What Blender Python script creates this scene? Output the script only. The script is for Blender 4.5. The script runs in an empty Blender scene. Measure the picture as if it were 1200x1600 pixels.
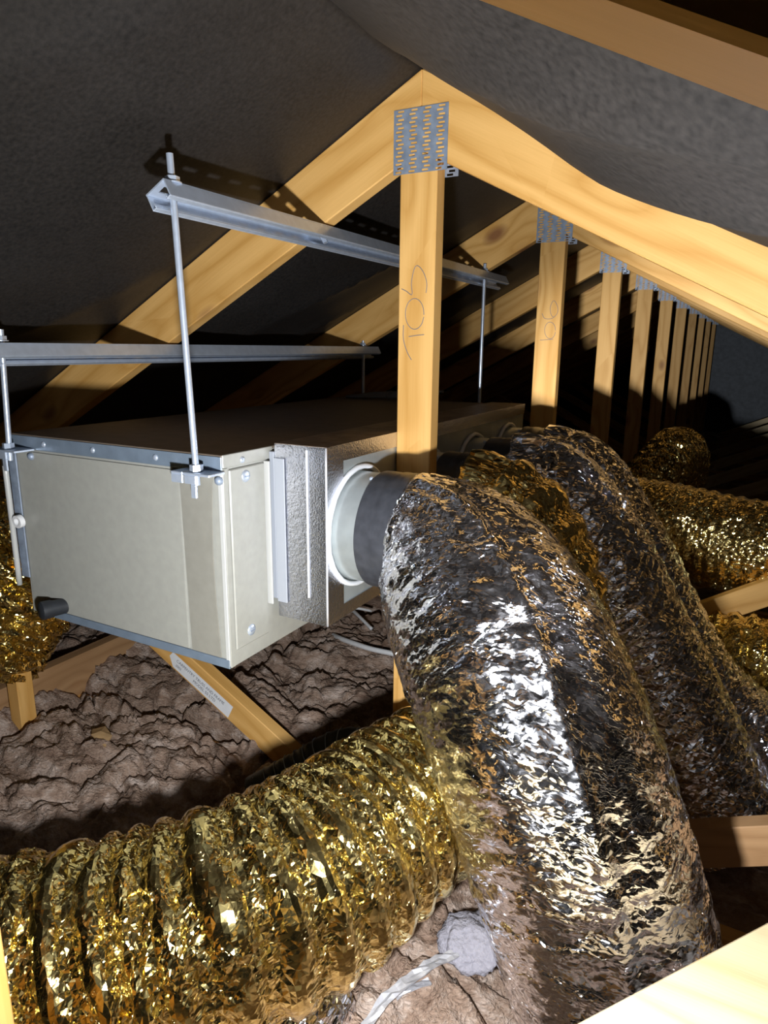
import bpy, math, random
import numpy as np
from mathutils import Vector, Matrix, Euler

random.seed(7)
SC = bpy.context.scene
COL = SC.collection
ZO = 1.12            # the eye is 1.12 m above the plasterboard; coordinates below are relative to the eye

# ------------------------------------------------------------------ camera
R = np.array([[0.87851803, 0.12115083, -0.4620915],
              [0.47760553, -0.20260004, 0.85489542],
              [0.00995153, -0.97173849, -0.23585009]])   # rows: world axes seen in camera (right, down, forward)
F = 1063.03
cam_d = bpy.data.cameras.new('camera')
cam_d.sensor_width = 36.0
cam_d.lens = F / 1600.0 * 36.0
cam_d.clip_start = 0.02
cam = bpy.data.objects.new('camera', cam_d)
COL.objects.link(cam)
cam.matrix_world = Matrix(((R[0][0], -R[0][1], -R[0][2], 0), (R[1][0], -R[1][1], -R[1][2], 0),
                           (R[2][0], -R[2][1], -R[2][2], ZO), (0, 0, 0, 1)))
SC.camera = cam

# ------------------------------------------------------------------ world, torch light, exposure
world = bpy.data.worlds.new('world')
SC.world = world
world.use_nodes = True
world.node_tree.nodes['Background'].inputs[0].default_value = (0.5, 0.42, 0.34, 1)
world.node_tree.nodes['Background'].inputs[1].default_value = 0.004
ld = bpy.data.lights.new('hand_torch', 'SPOT')      # the torch held just below the camera
ld.energy = 60
ld.color = (0.93, 0.96, 1.0)
ld.shadow_soft_size = 0.022
ld.spot_size = math.radians(172)
ld.spot_blend = 0.75
torch = bpy.data.objects.new('hand_torch', ld)
COL.objects.link(torch)
torch.location = (-0.15, 0.165, -0.285 + ZO)
torch.rotation_euler = Vector((-0.20, 0.96, -0.08)).to_track_quat('-Z', 'Y').to_euler()
hd = bpy.data.lights.new('far_fill_spot', 'SPOT')   # extra spot added at the torch to brighten the far posts and webs
hd.energy = 250
hd.color = (0.95, 0.97, 1.0)
hd.shadow_soft_size = 0.022
hd.spot_size = math.radians(34)
hd.spot_blend = 1.0
far_fill = bpy.data.objects.new('far_fill_spot', hd)
COL.objects.link(far_fill)
far_fill.location = torch.location
far_fill.rotation_euler = Vector((-0.06, 1.0, 0.03)).to_track_quat('-Z', 'Y').to_euler()
SC.view_settings.view_transform = 'Standard'
SC.view_settings.look = 'None'
SC.view_settings.gamma = 1.0
SC.view_settings.use_curve_mapping = False
SC.view_settings.exposure = 0.35


def at(x, y, axis, v):
    """point (eye-relative) seen at photo pixel x, y on the plane axis = v"""
    r = R @ np.array([(x - 600) / F, (y - 800) / F, 1.0])
    i = 'XYZ'.index(axis)
    return r * (v / r[i])


# ------------------------------------------------------------------ material helpers
def new_mat(name):
    m = bpy.data.materials.new(name)
    m.use_nodes = True
    nt = m.node_tree
    return m, nt, nt.nodes['Principled BSDF']


def N(nt, typ, **kw):
    n = nt.nodes.new(typ)
    for k, v in kw.items():
        if k.startswith('i_'):
            n.inputs[k[2:].replace('_', ' ')].default_value = v
        else:
            setattr(n, k, v)
    return n


def ramp(nt, fac, stops):
    r = nt.nodes.new('ShaderNodeValToRGB')
    el = r.color_ramp.elements
    while len(el) < len(stops):
        el.new(0.5)
    for e, (p, c) in zip(el, stops):
        e.position = p
        e.color = (*c, 1) if len(c) == 3 else c
    nt.links.new(fac, r.inputs[0])
    return r.outputs[0]


def mix(nt, fac, a, b, mode='MIX'):
    n = nt.nodes.new('ShaderNodeMix')
    n.data_type = 'RGBA'
    n.blend_type = mode
    if isinstance(fac, (int, float)):
        n.inputs[0].default_value = fac
    else:
        nt.links.new(fac, n.inputs[0])
    for s, v in ((6, a), (7, b)):
        if isinstance(v, tuple):
            n.inputs[s].default_value = (*v, 1)
        else:
            nt.links.new(v, n.inputs[s])
    return n.outputs[2]


def math_(nt, op, a, b=None):
    n = nt.nodes.new('ShaderNodeMath')
    n.operation = op
    for i, v in enumerate((a, b)):
        if v is None:
            continue
        if isinstance(v, (int, float)):
            n.inputs[i].default_value = v
        else:
            nt.links.new(v, n.inputs[i])
    return n.outputs[0]


def vmath(nt, op, a, b=None):
    n = nt.nodes.new('ShaderNodeVectorMath')
    n.operation = op
    for i, v in enumerate((a, b)):
        if v is None:
            continue
        if isinstance(v, tuple):
            n.inputs[i].default_value = v
        else:
            nt.links.new(v, n.inputs[i])
    return n.outputs['Value'] if op in ('DOT_PRODUCT', 'LENGTH') else n.outputs[0]


def bump(nt, bsdf, height, strength, dist):
    b = N(nt, 'ShaderNodeBump')
    b.inputs['Strength'].default_value = strength
    b.inputs['Distance'].default_value = dist
    nt.links.new(height, b.inputs['Height'])
    nt.links.new(b.outputs[0], bsdf.inputs['Normal'])


def wood(name, light, dark, knot=(0.30, 0.13, 0.045), rough=0.55):
    m, nt, p = new_mat(name)
    a = N(nt, 'ShaderNodeAttribute', attribute_name='grain')
    info = N(nt, 'ShaderNodeObjectInfo')
    off = vmath(nt, 'SCALE', (31.0, 17.0, 23.0))
    off.node.inputs['Scale'].default_value = 1
    nt.links.new(info.outputs['Random'], off.node.inputs['Scale'])
    v = vmath(nt, 'ADD', a.outputs['Vector'], off)
    # knots: sparse cells, stretched a little along the board
    kv = vmath(nt, 'MULTIPLY', v, (4.4, 8.0, 8.0))
    vo = N(nt, 'ShaderNodeTexVoronoi', i_Scale=1.0)
    nt.links.new(kv, vo.inputs['Vector'])
    sep = N(nt, 'ShaderNodeSeparateColor')
    nt.links.new(vo.outputs['Color'], sep.inputs[0])
    has = math_(nt, 'GREATER_THAN', sep.outputs[0], 0.25)
    kd = vo.outputs['Distance']
    # grain: fibres along x, disturbed round the knots
    warp = math_(nt, 'MULTIPLY', math_(nt, 'POWER', 2.718, math_(nt, 'MULTIPLY', kd, -5.0)), has)
    n1 = N(nt, 'ShaderNodeTexNoise', i_Scale=1.0, i_Detail=2.0)
    nt.links.new(vmath(nt, 'MULTIPLY', v, (1.3, 9.0, 9.0)), n1.inputs['Vector'])
    sx = N(nt, 'ShaderNodeSeparateXYZ')
    nt.links.new(v, sx.inputs[0])
    ring = math_(nt, 'ADD', math_(nt, 'MULTIPLY', sx.outputs[1], 34.0),
                 math_(nt, 'ADD', math_(nt, 'MULTIPLY', n1.outputs[0], 9.0), math_(nt, 'MULTIPLY', warp, 5.0)))
    rings = math_(nt, 'PINGPONG', ring, 1.0)
    n2 = N(nt, 'ShaderNodeTexNoise', i_Scale=1.0, i_Detail=3.0)
    nt.links.new(vmath(nt, 'MULTIPLY', v, (9.0, 330.0, 330.0)), n2.inputs['Vector'])
    n3 = N(nt, 'ShaderNodeTexNoise', i_Scale=1.0, i_Detail=2.0)
    nt.links.new(vmath(nt, 'MULTIPLY', v, (2.0, 12.0, 12.0)), n3.inputs['Vector'])
    g = math_(nt, 'ADD', math_(nt, 'MULTIPLY', math_(nt, 'POWER', rings, 1.6), 0.5), math_(nt, 'MULTIPLY', n3.outputs[0], 0.45))
    g = math_(nt, 'ADD', g, math_(nt, 'MULTIPLY', math_(nt, 'SUBTRACT', n2.outputs[0], 0.5), 0.35))
    base = ramp(nt, g, [(0.15, light), (0.85, dark)])
    tint = math_(nt, 'MULTIPLY_ADD', info.outputs['Random'], 0.22)
    tint.node.inputs[2].default_value = 0.86
    hv = N(nt, 'ShaderNodeHueSaturation')
    nt.links.new(base, hv.inputs['Color'])
    nt.links.new(tint, hv.inputs['Value'])
    km = math_(nt, 'MULTIPLY', ramp(nt, kd, [(0.08, (1, 1, 1)), (0.22, (0, 0, 0))]), has)
    c = mix(nt, km, hv.outputs[0], knot)
    nt.links.new(c, p.inputs['Base Color'])
    p.inputs['Roughness'].default_value = rough
    p.inputs['Specular IOR Level'].default_value = 0.3
    bump(nt, p, n2.outputs[0], 0.25, 0.0008)
    return m


def foil(name, col, rough, cells, slope, brown_tint=None, brown_amt=0.35):
    """crumpled metal film: every cell of the fine relief is a small tilted facet.
    cells: (length along the duct, length round it, weight); the mesh carries duct coordinates and a crumple amount"""
    m, nt, p = new_mat(name)
    p.inputs['Metallic'].default_value = 1.0
    tc = N(nt, 'ShaderNodeTexCoord')
    a = N(nt, 'ShaderNodeAttribute', attribute_name='duct_pos')
    amt = N(nt, 'ShaderNodeAttribute', attribute_name='crumple')
    wn = N(nt, 'ShaderNodeTexNoise', i_Scale=22.0, i_Detail=2.0)
    nt.links.new(a.outputs['Vector'], wn.inputs['Vector'])
    wv = vmath(nt, 'SCALE', vmath(nt, 'SUBTRACT', wn.outputs['Color'], (0.5, 0.5, 0.5)))
    wv.node.inputs['Scale'].default_value = 0.03
    pos = vmath(nt, 'ADD', a.outputs['Vector'], wv)
    h = None
    for ls, lt, wgt in cells:
        v = vmath(nt, 'MULTIPLY', pos, (1 / ls, 1 / lt, 1 / lt))
        vo = N(nt, 'ShaderNodeTexVoronoi', i_Scale=1.0)
        nt.links.new(v, vo.inputs['Vector'])
        t = vmath(nt, 'SUBTRACT', vo.outputs['Color'], (0.5, 0.5, 0.5))
        d = vmath(nt, 'SUBTRACT', v, vo.outputs['Position'])
        x = math_(nt, 'MULTIPLY', vmath(nt, 'DOT_PRODUCT', t, d), wgt * ls)
        h = x if h is None else math_(nt, 'ADD', h, x)
    h = math_(nt, 'MULTIPLY', h, amt.outputs['Fac'])
    bump(nt, p, h, slope, 1.0)
    if brown_tint:  # uneven brown patches, rougher than the bare foil
        n = N(nt, 'ShaderNodeTexNoise', i_Scale=14.0, i_Detail=4.0)
        nt.links.new(tc.outputs['Object'], n.inputs['Vector'])
        f = math_(nt, 'MULTIPLY', ramp(nt, n.outputs[0], [(0.45, (0, 0, 0)), (0.7, (1, 1, 1))]), brown_amt)
        nt.links.new(mix(nt, f, col, brown_tint), p.inputs['Base Color'])
        r = math_(nt, 'MULTIPLY_ADD', f, 0.35)
        r.node.inputs[2].default_value = rough
        nt.links.new(r, p.inputs['Roughness'])
    else:
        p.inputs['Base Color'].default_value = (*col, 1)
        p.inputs['Roughness'].default_value = rough
    return m


def plain(name, col, rough=0.5, metal=0.0, noise=0.0, nscale=30.0, bumpd=0.0, spec=0.5):
    m, nt, p = new_mat(name)
    p.inputs['Metallic'].default_value = metal
    p.inputs['Roughness'].default_value = rough
    p.inputs['Specular IOR Level'].default_value = spec
    tc = N(nt, 'ShaderNodeTexCoord')
    n = N(nt, 'ShaderNodeTexNoise', i_Scale=nscale, i_Detail=4.0)
    nt.links.new(tc.outputs['Object'], n.inputs['Vector'])
    lo = tuple(c * (1 - noise) for c in col)
    hi = tuple(min(1, c * (1 + noise)) for c in col)
    nt.links.new(ramp(nt, n.outputs[0], [(0.3, lo), (0.7, hi)]), p.inputs['Base Color'])
    if bumpd:
        bump(nt, p, n.outputs[0], 1.0, bumpd)
    return m


M = {}
M['pine'] = wood('pine', (0.75, 0.44, 0.145), (0.55, 0.28, 0.065))
M['pine_pale'] = wood('pine_pale', (0.76, 0.62, 0.38), (0.62, 0.46, 0.24))
M['pine_old'] = wood('pine_old', (0.46, 0.27, 0.13), (0.33, 0.18, 0.08))
M['silver'] = foil('silver_foil', (0.88, 0.88, 0.93), 0.11, [(0.0055, 0.018, 0.60), (0.013, 0.034, 0.45), (0.003, 0.006, 0.28)], 0.85, (0.46, 0.33, 0.22), 0.12)
M['silver_loose'] = foil('loose_silver_foil', (0.88, 0.88, 0.93), 0.13, [(0.008, 0.016, 0.5), (0.004, 0.007, 0.25)], 0.8, (0.46, 0.33, 0.22), 0.15)
M['gold'] = foil('gold_foil', (0.97, 0.77, 0.31), 0.13, [(0.009, 0.010, 0.9), (0.0045, 0.005, 0.6)], 0.8)
M['silver_tape'] = plain('silver_tape', (0.60, 0.61, 0.66), 0.20, 0.97, 0.08, 300.0, 0.0011)
M['bead'] = plain('bright_foil_edge', (0.9, 0.9, 0.95), 0.3, 0.6)
M['galv'] = plain('galvanised_steel', (0.50, 0.54, 0.54), 0.30, 0.55, 0.12, 22.0)
M['zinc'] = plain('zinc_plate', (0.27, 0.32, 0.40), 0.5, 0.35, 0.2, 60.0)
M['zinc_bright'] = plain('zinc_bright', (0.56, 0.63, 0.74), 0.3, 0.55, 0.08, 60.0)
M['beige'] = plain('painted_steel', (0.315, 0.312, 0.278), 0.38, 0.0, 0.05, 60.0, 0.0002)
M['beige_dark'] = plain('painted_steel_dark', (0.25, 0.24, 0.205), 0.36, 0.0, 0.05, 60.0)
M['beige_pale'] = plain('pale_edge', (0.46, 0.46, 0.44), 0.4)
M['bluegrey'] = plain('bluegrey_steel', (0.17, 0.215, 0.27), 0.4, 0.2, 0.1, 40.0)
M['white'] = plain('white_sealant', (0.80, 0.82, 0.86), 0.5, 0.0, 0.05, 50.0)
M['strap'] = plain('strap', (0.42, 0.42, 0.45), 0.35, 0.3, 0.2, 80.0)
M['grey_pvc'] = plain('grey_cable', (0.16, 0.16, 0.17), 0.5)
M['white_pvc'] = plain('white_cable', (0.72, 0.72, 0.72), 0.4, 0.0, 0.05, 50.0)
M['black'] = plain('black_tape', (0.045, 0.047, 0.055), 0.34, 0.0, 0.2, 60.0, 0.0006)
M['rubber'] = plain('black_rubber', (0.018, 0.02, 0.024), 0.5, 0.0, 0.2, 60.0)
M['pencil'] = plain('pencil', (0.16, 0.17, 0.20), 0.7)
M['ink'] = plain('ink', (0.10, 0.10, 0.12), 0.8)
M['paper'] = plain('paper', (0.78, 0.79, 0.80), 0.7, 0.0, 0.04, 40.0)
M['fluff'] = plain('polyester', (0.30, 0.29, 0.33), 1.0, 0.0, 0.12, 160.0, 0.004, 0.05)
M['chip'] = plain('kraft', (0.45, 0.29, 0.14), 0.8, 0.0, 0.3, 25.0, 0.003, 0.2)
M['board'] = plain('plasterboard', (0.45, 0.43, 0.40), 0.9, 0.0, 0.05, 8.0)


def sarking_mat():
    m, nt, p = new_mat('black_sarking')
    tc = N(nt, 'ShaderNodeTexCoord')
    n = N(nt, 'ShaderNodeTexNoise', i_Scale=150.0, i_Detail=4.0)
    n2 = N(nt, 'ShaderNodeTexNoise', i_Scale=4.0, i_Detail=3.0)
    nt.links.new(tc.outputs['Object'], n.inputs['Vector'])
    nt.links.new(tc.outputs['Object'], n2.inputs['Vector'])
    g = math_(nt, 'ADD', math_(nt, 'MULTIPLY', n.outputs[0], 0.75), math_(nt, 'MULTIPLY', n2.outputs[0], 0.35))
    nt.links.new(ramp(nt, g, [(0.35, (0.009, 0.008, 0.0075)), (0.78, (0.030, 0.026, 0.0235))]), p.inputs['Base Color'])
    p.inputs['Roughness'].default_value = 0.55
    p.inputs['Specular IOR Level'].default_value = 0.35
    bump(nt, p, n.outputs[0], 0.15, 0.0006)
    return m


def wool_mat():
    m, nt, p = new_mat('glass_wool')
    tc = N(nt, 'ShaderNodeTexCoord')
    v = vmath(nt, 'MULTIPLY', tc.outputs['Object'], (1.0, 1.5, 2.5))
    n = N(nt, 'ShaderNodeTexNoise', i_Scale=10.0, i_Detail=6.0, i_Distortion=1.2)
    n2 = N(nt, 'ShaderNodeTexNoise', i_Scale=90.0, i_Detail=5.0, i_Distortion=0.8)
    nt.links.new(v, n.inputs['Vector'])
    nt.links.new(v, n2.inputs['Vector'])
    g = math_(nt, 'ADD', math_(nt, 'MULTIPLY', n.outputs[0], 0.75), math_(nt, 'MULTIPLY', n2.outputs[0], 0.3))
    nt.links.new(ramp(nt, g, [(0.33, (0.17, 0.105, 0.073)), (0.52, (0.34, 0.24, 0.18)), (0.74, (0.60, 0.49, 0.42))]),
                 p.inputs['Base Color'])
    p.inputs['Roughness'].default_value = 1.0
    p.inputs['Specular IOR Level'].default_value = 0.05
    bump(nt, p, n2.outputs[0], 1.0, 0.008)
    return m


M['sarking'] = sarking_mat()
M['wool'] = wool_mat()


# ------------------------------------------------------------------ geometry helpers
class Geo:
    def __init__(s):
        s.v, s.f = [], []

    def add(s, v, f):
        k = len(s.v)
        s.v += [tuple(map(float, p)) for p in v]
        s.f += [tuple(i + k for i in q) for q in f]
        return s


def box(x0, x1, y0, y1, z0, z1, g=None):
    g = g or Geo()
    v = [(x, y, z) for x in (x0, x1) for y in (y0, y1) for z in (z0, z1)]
    return g.add(v, [(0, 1, 3, 2), (4, 6, 7, 5), (0, 4, 5, 1), (2, 3, 7, 6), (0, 2, 6, 4), (1, 5, 7, 3)])


def prism(poly, y0, y1, g=None):
    """poly in x, z extruded along y"""
    g = g or Geo()
    n = len(poly)
    a = sum(poly[i][0] * poly[(i + 1) % n][1] - poly[(i + 1) % n][0] * poly[i][1] for i in range(n))
    if a < 0:
        poly = poly[::-1]
    v = [(x, y0, z) for x, z in poly] + [(x, y1, z) for x, z in poly]
    f = [tuple(range(n)), tuple(range(2 * n - 1, n - 1, -1))]
    f += [(i, n + i, n + (i + 1) % n, (i + 1) % n) for i in range(n)]
    return g.add(v, f)


def frames(pts):
    pts = np.array(pts, float)
    t = np.gradient(pts, axis=0)
    t /= np.linalg.norm(t, axis=1)[:, None] + 1e-12
    ref = np.array([0, 0, 1.0]) if abs(t[0][2]) < 0.9 else np.array([0, 1.0, 0])
    n = np.zeros_like(t)
    n[0] = np.cross(t[0], ref)
    n[0] /= np.linalg.norm(n[0])
    for i in range(1, len(t)):
        q = n[i - 1] - t[i] * np.dot(n[i - 1], t[i])
        n[i] = q / np.linalg.norm(q)
    return pts, t, n, np.cross(t, n)


def tube(pts, r, seg=10, g=None, cap=True):
    g = g or Geo()
    pts, t, n, b = frames(pts)
    rr = np.ones(len(pts)) * r if np.isscalar(r) else np.array(r)
    v = []
    for i in range(len(pts)):
        for j in range(seg):
            a = 2 * math.pi * j / seg
            v.append(pts[i] + rr[i] * (math.cos(a) * n[i] + math.sin(a) * b[i]))
    f = []
    for i in range(len(pts) - 1):
        for j in range(seg):
            k = (j + 1) % seg
            f.append((i * seg + j, i * seg + k, (i + 1) * seg + k, (i + 1) * seg + j))
    if cap:
        f.append(tuple(range(seg - 1, -1, -1)))
        f.append(tuple((len(pts) - 1) * seg + j for j in range(seg)))
    return g.add(v, f)


def catmull(P, step):
    P = np.array(P, float)
    Q = np.vstack([2 * P[0] - P[1], P, 2 * P[-1] - P[-2]])
    out = []
    for i in range(1, len(Q) - 2):
        p0, p1, p2, p3 = Q[i - 1], Q[i], Q[i + 1], Q[i + 2]
        for u in np.linspace(0, 1, 40, endpoint=False):
            out.append(0.5 * (2 * p1 + (p2 - p0) * u + (2 * p0 - 5 * p1 + 4 * p2 - p3) * u * u
                              + (3 * p1 - p0 - 3 * p2 + p3) * u ** 3))
    out.append(P[-1])
    out = np.array(out)
    d = np.concatenate([[0], np.cumsum(np.linalg.norm(np.diff(out[:, :3], axis=0), axis=1))])
    s = np.arange(0, d[-1], step)
    return np.stack([np.interp(s, d, out[:, k]) for k in range(out.shape[1])], 1), s


def lathe(profile, center, axis, seg=40, g=None):
    """profile: list of (along, radius)"""
    g = g or Geo()
    ax = Vector(axis).normalized()
    u = ax.orthogonal().normalized()
    w = ax.cross(u)
    v = []
    for a, r in profile:
        for j in range(seg):
            t = 2 * math.pi * j / seg
            v.append(Vector(center) + ax * a + (u * math.cos(t) + w * math.sin(t)) * r)
    f = []
    n = len(profile)
    for i in range(n - 1):
        for j in range(seg):
            k = (j + 1) % seg
            f.append((i * seg + j, i * seg + k, (i + 1) * seg + k, (i + 1) * seg + j))
    return g.add(v, f)


def sphere_cap(c, r, axis, flat=0.5, g=None):
    prof = [(r * flat * math.sin(t), r * math.cos(t) + 1e-5) for t in np.linspace(0, math.pi / 2, 5)]
    return lathe([(-0.002, r)] + prof, c, axis, 12, g)


def vnoise(x, y, seed):
    """smooth value noise on arrays"""
    xi, yi = np.floor(x).astype(np.int64), np.floor(y).astype(np.int64)
    xf, yf = x - xi, y - yi
    xf, yf = xf * xf * (3 - 2 * xf), yf * yf * (3 - 2 * yf)

    def h(a, b):
        n = (a * 374761393 + b * 668265263 + seed * 974634777) & 0xffffffff
        n = ((n ^ (n >> 13)) * 1274126177) & 0xffffffff
        return ((n ^ (n >> 16)) & 0xffff) / 65535.0
    return (h(xi, yi) * (1 - xf) + h(xi + 1, yi) * xf) * (1 - yf) + (h(xi, yi + 1) * (1 - xf) + h(xi + 1, yi + 1) * xf) * yf


def fbm(x, y, seed, oct=4):
    o, a = 0, 0.5
    for k in range(oct):
        o = o + a * vnoise(x * 2 ** k, y * 2 ** k, seed + k)
        a *= 0.5
    return o


def mk(name, g, mat, parent=None, smooth=False, bevel=0.0, grain=None, auto=None):
    """one mesh object; g holds eye-relative coordinates; parent: an object whose world location is stored in it"""
    me = bpy.data.meshes.new(name)
    org = Vector(parent['_o']) if parent is not None else Vector((0, 0, 0))
    if parent is None:
        c = np.array(g.v)
        org = Vector(((c[:, 0].min() + c[:, 0].max()) / 2, (c[:, 1].min() + c[:, 1].max()) / 2, c[:, 2].min()))
    me.from_pydata([tuple(Vector(p) - org) for p in g.v], [], g.f)
    me.validate()
    me.update()
    if grain is not None:
        ax = Vector(grain).normalized()
        oth = Vector((0, 1, 0)) if abs(ax.y) < 0.9 else Vector((0, 0, 1))
        pr = ax.cross(oth).normalized()
        at_ = me.attributes.new('grain', 'FLOAT_VECTOR', 'POINT')
        arr = np.array([(ax.dot(Vector(p)), pr.dot(Vector(p)), oth.dot(Vector(p))) for p in g.v], dtype=np.float32)
        at_.data.foreach_set('vector', arr.ravel())
    for nm, arr in getattr(g, 'attr', {}).items():
        arr = np.asarray(arr, dtype=np.float32)
        a_ = me.attributes.new(nm, 'FLOAT_VECTOR' if arr.ndim == 2 else 'FLOAT', 'POINT')
        a_.data.foreach_set('vector' if arr.ndim == 2 else 'value', arr.ravel())
    if smooth:
        me.polygons.foreach_set('use_smooth', [True] * len(me.polygons))
    me.materials.append(M[mat] if isinstance(mat, str) else mat)
    o = bpy.data.objects.new(name, me)
    COL.objects.link(o)
    if parent is not None:
        o.parent = parent
        o['_o'] = tuple(org)
    else:
        o.location = org + Vector((0, 0, ZO))
        o['_o'] = tuple(org)
    if bevel:
        b = o.modifiers.new('edge', 'BEVEL')
        b.width = bevel
        b.segments = 1
        b.limit_method = 'ANGLE'
    if auto:
        me.polygons.foreach_set('use_smooth', [True] * len(me.polygons))
        me.set_sharp_from_angle(angle=math.radians(auto))
    return o


def tag(o, label, cat, group=None):
    o['label'] = label
    o['category'] = cat
    if group:
        o['group'] = group
    return o


def thing(name, loc, label, cat, group=None):
    o = bpy.data.objects.new(name, None)
    COL.objects.link(o)
    o.location = Vector(loc) + Vector((0, 0, ZO))
    o['_o'] = tuple(float(c) for c in loc)
    return tag(o, label, cat, group)


def struct(o):
    o['kind'] = 'structure'
    return o


# ------------------------------------------------------------------ the setting
D, SP = 1.184, 0.9                       # first truss plane, truss spacing
AX, AZ, TP, TL = -0.575, 0.466, 0.505, 0.525   # ridge, right and left roof slope
Y_END = D + SP * 9 + 0.5


def slope(name, sgn, sag, u_max, seed):
    us = np.concatenate([np.linspace(0, 1.6, 70), np.linspace(1.65, u_max, 20)])
    ys = np.concatenate([np.arange(-0.62, 2.2, 0.025), np.arange(2.2, Y_END + 0.1, 0.09)])
    U, Y = np.meshgrid(us, ys, indexing='ij')
    t = ((Y - D - 0.0175) / SP) % 1.0
    s = np.clip(np.sin(math.pi * t) * 1.05 - 0.09, 0, 1) ** 0.75
    w = np.clip(U / 0.12, 0, 1)
    Z = AZ + 0.004 - (TP if sgn > 0 else TL) * U - w * sag * s * (0.55 + 0.9 * vnoise(U * 1.7, Y * 1.1, seed))
    # drawn folds running from the trusses into the bay
    fold = np.abs(vnoise(U * 2.2 + Y * 3.1, Y * 1.2 - U * 0.6, seed + 3) - 0.5) * 2
    Z -= np.clip((U - 0.05) / 0.35, 0, 1) * s * (1 - fold) ** 4 * sag * 0.75
    X = AX + sgn * U
    n, m = X.shape
    g = Geo()
    g.v = list(zip(X.ravel().tolist(), Y.ravel().tolist(), Z.ravel().tolist()))
    g.f = [(i * m + j, (i + 1) * m + j, (i + 1) * m + j + 1, i * m + j + 1) for i in range(n - 1) for j in range(m - 1)]
    if sgn > 0:
        g.f = [q[::-1] for q in g.f]
    o = struct(mk(name, g, 'sarking', smooth=True))
    so = o.modifiers.new('thick', 'SOLIDIFY')
    so.thickness = 0.003
    so.offset = 1 if sgn < 0 else 1
    return o


slope('ceiling', -1, 0.030, 3.6, 11)
slope('ceiling', 1, 0.052, 3.2, 5)
struct(mk('floor', box(-4.2, 2.7, -0.7, Y_END + 0.2, -1.16, -1.12), 'board'))
gw = Geo()
prism([(-4.0, -1.12), (2.6, -1.12), (2.6, AZ - TP * 3.17 - 0.02), (AX, AZ - 0.02), (-4.0, AZ - TL * 3.42 - 0.02)], Y_END, Y_END + 0.02, gw)
struct(mk('wall_back', gw, plain('gable_sheet', (0.10, 0.115, 0.135), 0.6, 0.0, 0.25, 20.0)))

# ------------------------------------------------------------------ roof trusses
TH, DV = 0.035, 0.128                     # timber thickness, vertical depth of the rafters


def nail_plate_geo(x0, x1, z0, z1, y):
    """punched steel plate: columns of paired slots cut right through"""
    cols = 4
    cw = (x1 - x0) / cols
    rows = 8
    rh = (z1 - z0) / rows
    xs, zs = {x0, x1}, {z0, z1}
    slots = []
    for c in range(cols):
        for r in range(rows):
            for k in (0, 1):
                a = x0 + cw * (c + 0.16 + 0.14 * k)
                b = z0 + rh * (r + 0.12 + 0.46 * k)
                slots.append((a, a + cw * 0.46, b, b + rh * 0.30))
    for a, b, c, d in slots:
        xs |= {a, b}
        zs |= {c, d}
    xs, zs = sorted(xs), sorted(zs)
    g = Geo()
    idx = {}

    def vid(i, j):
        if (i, j) not in idx:
            idx[(i, j)] = len(g.v)
            g.v.append((xs[i], y, zs[j]))
        return idx[(i, j)]
    for i in range(len(xs) - 1):
        for j in range(len(zs) - 1):
            cx, cz = (xs[i] + xs[i + 1]) / 2, (zs[j] + zs[j + 1]) / 2
            if any(a < cx < b and c < cz < d for a, b, c, d in slots):
                continue
            g.f.append((vid(i, j), vid(i + 1, j), vid(i + 1, j + 1), vid(i, j + 1)))
    return g


def zt(x):                                # top of the rafters
    return AZ - (TP if x > AX else TL) * abs(x - AX)


def build_truss(y, label):
    t = thing('roof_truss', (AX, y, -1.11), label, 'roof truss', 'roof trusses in a row along the ridge')
    parts = {}
    parts['top_chord_l'] = mk('top_chord', prism([(AX, AZ), (AX, AZ - DV), (-4.0, zt(-4.0) - DV), (-4.0, zt(-4.0))], y, y + TH),
                              'pine', t, bevel=0.002, grain=(1, 0, TL))
    parts['top_chord_r'] = mk('top_chord', prism([(AX, AZ), (AX, AZ - DV), (2.6, zt(2.6) - DV), (2.6, zt(2.6))], y, y + TH),
                              'pine', t, bevel=0.002, grain=(1, 0, -TP))
    kx0, kx1 = -0.614, -0.541
    parts['king'] = mk('king_post', prism([(kx0, -1.03), (kx1, -1.03), (kx1, zt(kx1) - DV - 0.0008), (AX, AZ - DV - 0.0008), (kx0, zt(kx0) - DV - 0.0008)], y, y + TH),
                       'pine', t, bevel=0.002, grain=(0, 0, 1))
    wl = lambda x: -0.84 - 0.53 * (x + 1.096)
    parts['web_l'] = mk('web', prism([(-0.70, wl(-0.70)), (-1.952, wl(-1.952)), (-2.026, -0.428), (-0.78, wl(-0.78) - 0.081), (-0.70, -1.10)], y, y + TH),
                        'pine', t, bevel=0.002, grain=(1, 0, -0.53))
    parts['bottom'] = mk('bottom_chord', box(-4.0, 2.6, y, y + TH, -1.118, -1.031), 'pine', t, grain=(1, 0, 0))
    for yy, dx, dz in ((y - 0.0012, 0, 0), (y + TH + 0.0012, 0.006, -0.004)):
        p = mk('nail_plate', nail_plate_geo(-0.627 + dx, -0.522 + dx, 0.301 + dz, 0.406 + dz, yy), 'zinc', t)
        s = p.modifiers.new('thick', 'SOLIDIFY')
        s.thickness = 0.0011
        s.offset = 0
    return t, parts


def web_right(t, y):
    wr = lambda x: -0.844 + 0.45 * (x + 0.04)
    return mk('web', prism([(-0.541, wr(-0.541)), (1.01, wr(1.01)), (1.075, wr(1.075) - 0.058), (-0.44, wr(-0.44) - 0.095), (-0.541, wr(-0.541) - 0.05)], y, y + TH),
              'pine_pale' if y > D else 'pine_old', t, bevel=0.002, grain=(1, 0, 0.45))  # far webs take paler wood, standing in for light reaching them


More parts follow.
